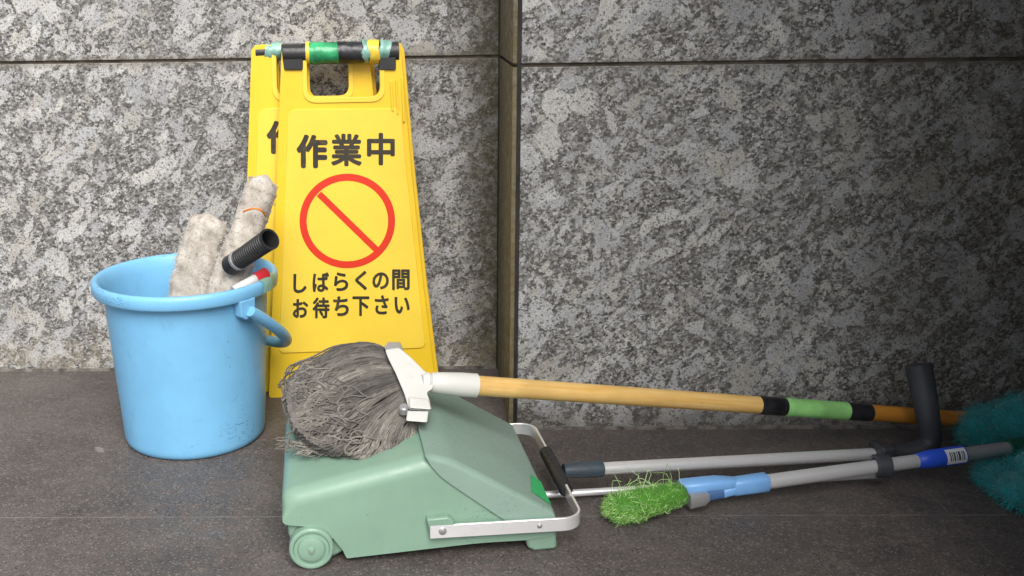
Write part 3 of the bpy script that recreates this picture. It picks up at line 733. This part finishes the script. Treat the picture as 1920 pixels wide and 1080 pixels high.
# ================================================================ MOP
T0 = on_z(700, 866, .118); T1 = on_z(700, 640, .205); mn = (T1-T0).cross(Vector((1, 0, 0))).normalized()
if mn.z < 0: mn = -mn
mop = thing('mop', 'grey string mop with white clamp and long wooden handle, its head resting on the dustpan', 'mop', Matrix.Translation(on_z(1800, 800, 0)))
MI = mop.matrix_world.inverted()
def mp(x, y, lift=0.):
    return MI @ on_plane(x, y, T0+mn*lift, mn)
def lerp_tab(tab, t):
    for (t0, *a), (t1, *b) in zip(tab, tab[1:]):
        if t <= t1:
            f = (t-t0)/(t1-t0); return [u*(1-f)+v*f for u, v in zip(a, b)]
    return list(tab[-1][1:])
K_ = [(0, 724, 655), (.35, 742, 695), (.7, 758, 735), (1, 786, 792)]
MID = [(0, 690, 625), (.2, 660, 655), (.4, 665, 705), (.6, 680, 745), (.8, 715, 790), (1, 775, 815)]
MI2 = [(0, 600, 665), (.2, 570, 705), (.4, 590, 745), (.6, 620, 800), (.8, 690, 850), (1, 770, 838)]
EN = [(0, 548, 712), (.15, 533, 738), (.35, 545, 790), (.5, 560, 830), (.65, 610, 848), (.8, 700, 866), (.92, 755, 860), (1, 784, 828)]
rnd = random.Random(5)
e = MB()
def lift_at(x, y):
    # how far the pile stands above the sheet through its rim
    u = (x-665)/140; v = (y-750)/118; return .030*max(0, 1-u*u-v*v)**.6
for layer, cnt in ((0, 240), (1, 280), (2, 330)):
    for i in range(cnt):
        t = min(1, max(0, rnd.random())); tb = round(t*13)/13*.55+t*.45   # gathers into locks
        k0 = lerp_tab(K_, t); a = lerp_tab(MID, tb); b = lerp_tab(MI2, tb); c = lerp_tab(EN, tb)
        j = rnd.gauss(0, 5.5); j2 = rnd.gauss(0, 9); sh = rnd.uniform(.55, 1.0) if rnd.random() < .35 else 1
        P2 = [(k0[0], k0[1]), (a[0]+j, a[1]+j*.8), (b[0]+j2, b[1]+j2*.8), (c[0]+j2*.7, c[1]+j2*.5)]
        c2 = lerp_tab(EN, max(0, min(1, tb+(.13 if tb < .42 else -.15)*rnd.uniform(.5, 1.2)))); inw = rnd.uniform(0, 16)
        vx, vy = 668-c2[0], 750-c2[1]; vl = math.hypot(vx, vy); P2.append((c2[0]+vx/vl*inw+j2*.4, c2[1]+vy/vl*inw+j2*.3))
        P2.insert(3, P2[3]); Q = bez([Vector((x, y, 0)) for x, y in P2], 22)
        n_k = max(7, int(23*sh)); Q = Q[:n_k]
        ph = rnd.uniform(0, 6.28); am = rnd.uniform(.5, 3.2); fr = rnd.uniform(.5, 1.1); lay = {0: -.030, 1: -.013, 2: 0.}[layer]
        P3 = []
        for q_i, q in enumerate(Q):
            lf_ = max(0, min(1, (655-q.x)/70))
            wv = am*(1+1.3*lf_)*math.sin(ph+fr*q_i)*min(1, q_i/5)
            x, y = q.x+wv*.6, q.y+wv
            lf = lift_at(x, y)+lay*(.4+.6*min(1, q_i/7))+.004*noise.noise(Vector((x/28, y/28, layer*5)))+rnd.uniform(-.0012, .0012)
            if q_i > 16: lf -= .0022*(q_i-16)
            P3.append(mp(x, y, lf))
        r_ = rnd.uniform(.0010, .0016)
        e.tube(P3, [r_*(.8+.3*rnd.random()) for _ in P3], 5, True, min(1, max(0, .42+.9*noise.noise(Vector((t*9, layer*3, .5)))+rnd.gauss(0, .17))))
# looped ends and stray threads over the left and bottom edge
for i in range(120):
    x, y = 575+rnd.gauss(0, 28)+(10 if i % 3 else 60), 765+rnd.gauss(0, 34); P = [(x, y)]; an = rnd.uniform(2.2, 3.8)
    for q in range(9):
        an += rnd.gauss(0, .42)+(.16 if i % 2 else -.16); x += 9*math.cos(an); y += 7*math.sin(an)*.8
        u = (x-668)/136; v = (y-750)/110; d_ = u*u+v*v
        if d_ > .92: x = 668+(x-668)*.93; y = 750+(y-750)*.93; an += .6
        P.append((x, y))
    P = smooth_path([Vector((a, b, 0)) for a, b in P], 3)
    e.tube([mp(q.x, q.y, lift_at(q.x, q.y)+rnd.uniform(.0005, .0015)+.002) for q in P], rnd.uniform(.0010, .0014), 5, True, min(1, max(0, rnd.gauss(.5, .2))))
for i in range(0):
    t = rnd.uniform(.1, .95); c = lerp_tab(EN, t); d = Vector((c[0]-670, c[1]-745, 0)).normalized(); s_ = Vector((-d.y, d.x, 0))*rnd.uniform(5, 14)
    c = Vector((*c, 0))-d*rnd.uniform(8, 40); P = bez([c-s_, c-s_+d*rnd.uniform(10, 28), c+s_+d*rnd.uniform(10, 28), c+s_-d*10], 10)
    e.tube([mp(q.x, q.y, lift_at(q.x, q.y)+.004) for q in P], .0013, 5, True, rnd.uniform(.4, 1))
for i in range(60):   # frayed tail at the lower left
    x = rnd.uniform(545, 640); y = 838+rnd.gauss(0, 6)+(x-600)*.06
    P = bez([(x, y, 0), (x-15, y+rnd.uniform(-10, 8), 0), (x-30, y+rnd.uniform(-6, 14), 0)], 6)
    e.tube([mp(q.x, q.y, -.004+rnd.uniform(-.002, .002)) for q in P], .0009, 4, True, rnd.uniform(.3, .9))
st = e.build('mop_strings', 'mop', mop, 180)
# a darker gathered core so no gap shows through
e = MB(); nn_ = 20; vs = []; fs = []
for i in range(nn_+1):
    for j in range(nn_+1):
        u = -1+2*i/nn_; v = -1+2*j/nn_
        dx = u*math.sqrt(1-v*v/2); dy = v*math.sqrt(1-u*u/2)
        x = 668+118*dx; y = 752+98*dy
        vs.append(mp(x, y, .9*lift_at(x, y)-.016))
fs = [(i*(nn_+1)+j, (i+1)*(nn_+1)+j, (i+1)*(nn_+1)+j+1, i*(nn_+1)+j+1) for i in range(nn_) for j in range(nn_)]
nv = len(vs); vs += [v-Vector(mn)*.030 for v in vs]; fs += [tuple(nv+k_ for k_ in f[::-1]) for f in fs]
e.add(vs, fs, .05); e.build('string_core', 'mop', mop, 180)
# clamp plate
def hp(x, y, l=.020): return MI @ on_plane(x, y, T0+mn*l, mn)
def plate(name, pts, l0, l1, mt, bev=.002, rnds=None):
    P = rounded(pts, rnds or 0, 4) if rnds else pts
    a = [hp(x, y, l0) for x, y in P]; b = [hp(x, y, l1) for x, y in P]; n = len(P)
    e = MB(); e.add(a+b, [tuple(range(n)), tuple(range(n, 2*n))[::-1]]+[(i, n+i, n+(i+1) % n, (i+1) % n) for i in range(n)])
    return bevelled(e.build(name, mt, mop, 40), bev, 3)
plate('clamp_plate', [(722, 656), (748, 652), (768, 668), (797, 697), (812, 702), (812, 728), (800, 736), (806, 752), (808, 770), (767, 768), (758, 738), (742, 700), (728, 672)], .014, .034, 'white', .003, 4)
plate('clamp_jaw', [(766, 744), (804, 748), (809, 768), (768, 765)], .030, .040, 'white')
plate('clamp_jaw', [(764, 770), (804, 771), (801, 792), (761, 789)], .018, .038, 'white')
plate('clamp_hinge', [(720, 650), (728, 641), (750, 642), (757, 658), (752, 662), (724, 660)], .012, .024, 'alu_dull', .001)
kn = hp(757, 764, .036); kd = (MI.to_3x3() @ mn)
e = MB(); e.tube([kn-kd*.008, kn+kd*.001, kn+kd*.003], [.007, .0068, .005], 16); e.build('thumb_screw', 'steel', mop, 40)
# collar + handle: from the clamp to the foot of the wall
h0 = on_plane(806, 717, T0+mn*.028, mn); h1 = on_y(1850, 789, 1.572)
ax = (h1-h0).normalized()
hz = on_y(1420, 763, 1.0)
def along(px):   # parameter along the handle whose picture x is px
    lo, hi = 0., (h1-h0).length
    for _ in range(40):
        md = (lo+hi)/2; q = h0+ax*md-EYE; x = CX+F*q.dot(rt)/q.dot(fw)
        if x < px: lo = md
        else: hi = md
    return lo
c1 = along(894)
e = MB(); e.tube([MI@(h0+ax*t) for t in (-.012, -.004, .002)], [.010, .0145, .012], 20); e.build('swivel_neck', 'white', mop, 50)
e = MB(); e.tube([MI@(h0+ax*t) for t in (.001, .004, .02, .045, c1-.001, c1)], [.0125, .0145, .0158, .0172, .0172, .0150], 28); e.build('handle_collar', 'white', mop, 50)
def seg(nm, x0, x1, r_, mt, n=6, j=0.):
    a, b = along(x0), along(x1) if x1 else (h1-h0).length
    tt = [a+(b-a)*i/n for i in range(n+1)]
    e = MB(); P = [(t, 0, 0) for t in tt]
    e.tube(P, [r_*(1-.13*(t/1.0))*(1+random.uniform(-j, j)) for t in tt], 24)
    o = e.build(nm, mt, mop, 50)
    fr = frame(MI@h0, ax, Vector((-ax.y, ax.x, 0)).normalized(), ax.cross(Vector((-ax.y, ax.x, 0)).normalized())); o.matrix_local = fr
    return o
seg('wooden_handle', 892, 1445, .0145, 'wood')
seg('black_tape', 1422, 1470, .0153, 'tape_black', 6, .015)
seg('green_tape', 1470, 1586, .0156, 'tape_lime', 10, .03)
seg('black_tape', 1586, 1630, .0152, 'tape_black', 6, .015)
seg('wooden_handle', 1615, None, .0145, 'wood_dark')
print('handle', h0, h1, 'len', (h1-h0).length)

# ================================================================ GREEN BRUSH on its pole
BRo = on_z(1280, 945, 0)
brm = thing('hand_broom', 'broom with bright green bristles and light blue socket, lying on the floor', 'broom', Matrix.Translation(BRo))
BI = Matrix.Translation(-BRo)
def onb(px):
    lo, hi = -.2, 1.2
    for _ in range(40):
        md = (lo+hi)/2; q = b0+bd*md-EYE; x = CX+F*q.dot(rt)/q.dot(fw)
        if x < px: lo = md
        else: hi = md
    return lo
def bt(nm, segs, mt, n=24, sm=50):
    e = MB(); e.tube([BI@(b0+bd*t) for t, r_ in segs], [r_ for t, r_ in segs], n); return e.build(nm, mt, brm, sm)
bt('pole', [(onb(1425), .0105), (onb(1640), .0100), (onb(1722), .0098)], 'alu')
bt('joint_collar', [(onb(1718), .0095), (onb(1719), .0108), (onb(1745), .0135), (onb(1772), .0138), (onb(1773), .0125)], 'royal')
bt('label_sleeve', [(onb(1764), .0136), (onb(1765), .0137), (onb(1804), .0137), (onb(1805), .012)], 'royal')
# white sticker with printed bars, wrapped round the sleeve
t0, t1 = onb(1764), onb(1803)
def wrap(nm, ta, tb, a0, a1, r_, mt):
    e = MB(); S_ = bd.cross(Vector((0, 0, 1))).normalized(); U_ = S_.cross(bd); vs = []
    for t in (ta, tb):
        for i in range(9):
            a = a0+(a1-a0)*i/8; vs.append(BI@(b0+bd*t+(S_*math.cos(a)+U_*math.sin(a))*r_))
    e.add(vs, [(i, i+1, 10+i, 9+i) for i in range(8)]); return e.build(nm, mt, brm, 60)
wrap('sticker', t0+.001, t1-.001, R(-25), R(75), .01405, 'paper')
for i, (f0, f1) in enumerate(((.16, .22), (.26, .30), (.34, .42), (.48, .52), (.56, .66), (.72, .76), (.80, .86))):
    wrap('printed_mark', t0+(t1-t0)*f0, t0+(t1-t0)*f1, R(-2), R(52), .0142, 'slate')
bt('thin_pole', [(onb(1804), .0102), (onb(1890), .0100)], 'alu_dull')
bt('end_handle', [(onb(1888), .0110), (onb(1889), .0135), (onb(1990), .0135), (onb(1992), .010)], 'darkgreen')
# light blue socket: round ferrule that flattens into a jaw over the bristle block
S_ = bd.cross(Vector((0, 0, 1))).normalized(); U_ = S_.cross(bd)
def lofted(nm, rows, mt, sm=50, k_=.6):   # rows: (t, halfwidth, halfheight, side, rise)
    e = MB(); n = 20; vs = []
    for t, hw, hh, sd, rs in rows:
        for j in range(n):
            a = 2*math.pi*j/n; ca, sa = math.cos(a), math.sin(a)
            vs.append(BI@(b0+bd*t+S_*(sd+hw*math.copysign(abs(ca)**k_, ca))+U_*(rs+hh*math.copysign(abs(sa)**k_, sa))))
    m_ = len(rows)
    e.add(vs, [(i*n+j, i*n+(j+1) % n, (i+1)*n+(j+1) % n, (i+1)*n+j) for i in range(m_-1) for j in range(n)]+[tuple(range(n))[::-1], tuple(range((m_-1)*n, m_*n))])
    return e.build(nm, mt, brm, sm)
lofted('pole_socket', [(onb(1368), .008, .009, 0, 0), (onb(1375), .0115, .0125, 0, 0), (onb(1436), .0125, .0128, 0, 0), (onb(1438), .011, .0115, 0, 0)], 'lightblue')
lofted('socket_arm', [(onb(1278), .0105, .0065, -.004, .009), (onb(1282), .013, .0085, -.004, .009), (onb(1345), .0135, .0085, -.002, .008), (onb(1372), .010, .008, 0, .006), (onb(1402), .006, .006, 0, .002)], 'lightblue')
lofted('lower_arm', [(onb(1348), .005, .005, .005, -.004), (onb(1352), .008, .007, .005, -.004), (onb(1385), .008, .007, .002, -.002), (onb(1400), .006, .006, 0, 0)], 'lightblue')
lofted('dark_web', [(onb(1300), .010, .008, .004, -.005), (onb(1360), .008, .007, .004, -.004)], 'webblue')
lofted('metal_clip', [(onb(1284), .012, .009, .006, -.006), (onb(1285), .0135, .0105, .006, -.006), (onb(1312), .0135, .0095, .006, -.005), (onb(1320), .0125, .006, .006, -.003)], 'alu_dull', 30, .3)
# bristles: a dense flattened bundle of curly fibres
rnd = random.Random(21); e = MB()
cA = on_z(1281, 926, .026); cB = on_z(1138, 956, .020)
bx = (cB-cA); Lb = bx.length; bx.normalize(); sdv = bx.cross(Vector((0, 0, 1))).normalized(); uv = sdv.cross(bx)*-1
if uv.z < 0: uv = -uv
core = MB(); n = 24; rows = []
for i in range(15):
    t = i/14; rad = (.0165+.0115*min(1, t/.6))*(1 if t < .7 else math.sqrt(max(.02, 1-((t-.7)/.31)**2)))
    rows.append((t, rad))
vs = []
for t, rad in rows:
    c = cA+bx*(Lb*t)+Vector((0, 0, -.002*t))
    for j in range(n):
        a = 2*math.pi*j/n; q = c+sdv*(rad*.93*math.cos(a))+uv*(min(rad, .021)*.9*math.sin(a)); vs.append(BI@(q))
core_n = len(rows); e.add(vs, [(i*n+j, i*n+(j+1) % n, (i+1)*n+(j+1) % n, (i+1)*n+j) for i in range(core_n-1) for j in range(n)]+[tuple(range(n))[::-1], tuple(range((core_n-1)*n, core_n*n))], .0)
for i in range(5200):
    t = rnd.random()**.8; k_ = t*14; a_ = int(min(13, k_)); rad = rows[a_][1]*(1-(k_-a_))+rows[a_+1][1]*(k_-a_)
    a = rnd.uniform(-.9, math.pi+.9)
    nn = sdv*math.cos(a)+uv*math.sin(a)
    q = cA+bx*(Lb*t)+sdv*(rad*math.cos(a))+uv*(min(rad, .021)*.9*math.sin(a))+Vector((0, 0, -.002*t))
    j = Vector((rnd.gauss(0, 1), rnd.gauss(0, 1), rnd.gauss(0, 1)))
    d = nn*rnd.uniform(.0, .35)+bx*.7+j*(.42+.35*t); d.z *= .55
    e.blade(BI@(q-nn*.002), d, rnd.uniform(.005, .013), .0005, (j.yzx)*.8-nn*.55, min(1, max(0, rnd.gauss(.5, .27))), 4)
for i in range(26):   # longer stray fibres
    t = rnd.uniform(.02, .95); a = rnd.choice((rnd.uniform(1.0, 2.4), rnd.uniform(-1., .3))); rad = .03
    nn = sdv*math.cos(a)+uv*math.sin(a); q = cA+bx*(Lb*t)+sdv*(rad*.9*math.cos(a))+uv*(.020*math.sin(a))
    j = Vector((rnd.gauss(0, 1), rnd.gauss(0, 1), rnd.gauss(0, 1)))
    P = [BI@q]; d = (nn+j*.4).normalized()
    for s_ in range(6):
        P.append(P[-1]+d*rnd.uniform(.004, .007)); d = (d+Vector((rnd.gauss(0, 1), rnd.gauss(0, 1), rnd.gauss(0, 1)))*.35-Vector((0, 0, .12))).normalized()
        if (P[-1]+BRo).z < .001: P[-1].z = .001-BRo.z
    e.tube(P, .0004, 4, True, rnd.uniform(.5, 1))
e.build('bristles', 'bristle', brm, 180)

# ================================================================ TEAL DUSTER
DO = on_z(1900, 900, 0)
du = thing('feather_duster', 'fluffy teal duster in the dark corner at the right edge', 'duster', Matrix.Translation(DO))
DI = Matrix.Translation(-DO); rnd = random.Random(3); e = MB()
lobes = [(on_y(1858, 812, 1.53), (.060, .05, .050)), (on_y(1925, 802, 1.52), (.085, .05, .062)), (on_z(1895, 896, .016), (.052, .050, .020)), (on_z(1948, 920, .020), (.075, .07, .026)), (on_z(1990, 900, .03), (.075, .09, .045))]
for c, (a, b, h) in lobes:
    n = 24; vs = []
    for i in range(13):
        th = math.pi*i/12
        for j in range(n):
            ph = 2*math.pi*j/n; q = Vector((a*.8*math.sin(th)*math.cos(ph), b*.8*math.sin(th)*math.sin(ph), h*.8*math.cos(th)))
            q *= 1+.12*noise.noise(q*30+c); q += c; q.z = max(q.z, .003); vs.append(DI@q)
    e.add(vs, [(i*n+j, i*n+(j+1) % n, (i+1)*n+(j+1) % n, (i+1)*n+j) for i in range(12) for j in range(n)], .2)
    for i in range(3600):
        v = Vector((rnd.gauss(0, 1), rnd.gauss(0, 1), rnd.gauss(0, 1))).normalized()
        q = c+Vector((v.x*a*.78, v.y*b*.78, v.z*h*.78)); j = Vector((rnd.gauss(0, 1), rnd.gauss(0, 1), rnd.gauss(0, 1)))
        if q.z < .004: continue
        e.blade(DI@q, v+j*.35+Vector((-.25, 0, .0)), rnd.uniform(.008, .020), .00045, j*.7-Vector((0, 0, .3)), min(1, max(0, rnd.gauss(.5, .25))), 3)
e.build('fluff', 'teal', du, 180)
hc = lobes[1][0]
e = MB(); e.tube([DI@(hc+Vector((.0, 0, 0))), DI@(hc+Vector((.35, -.10, -.02)))], .008, 16); e.build('duster_handle', 'darkgreen', du, 60)
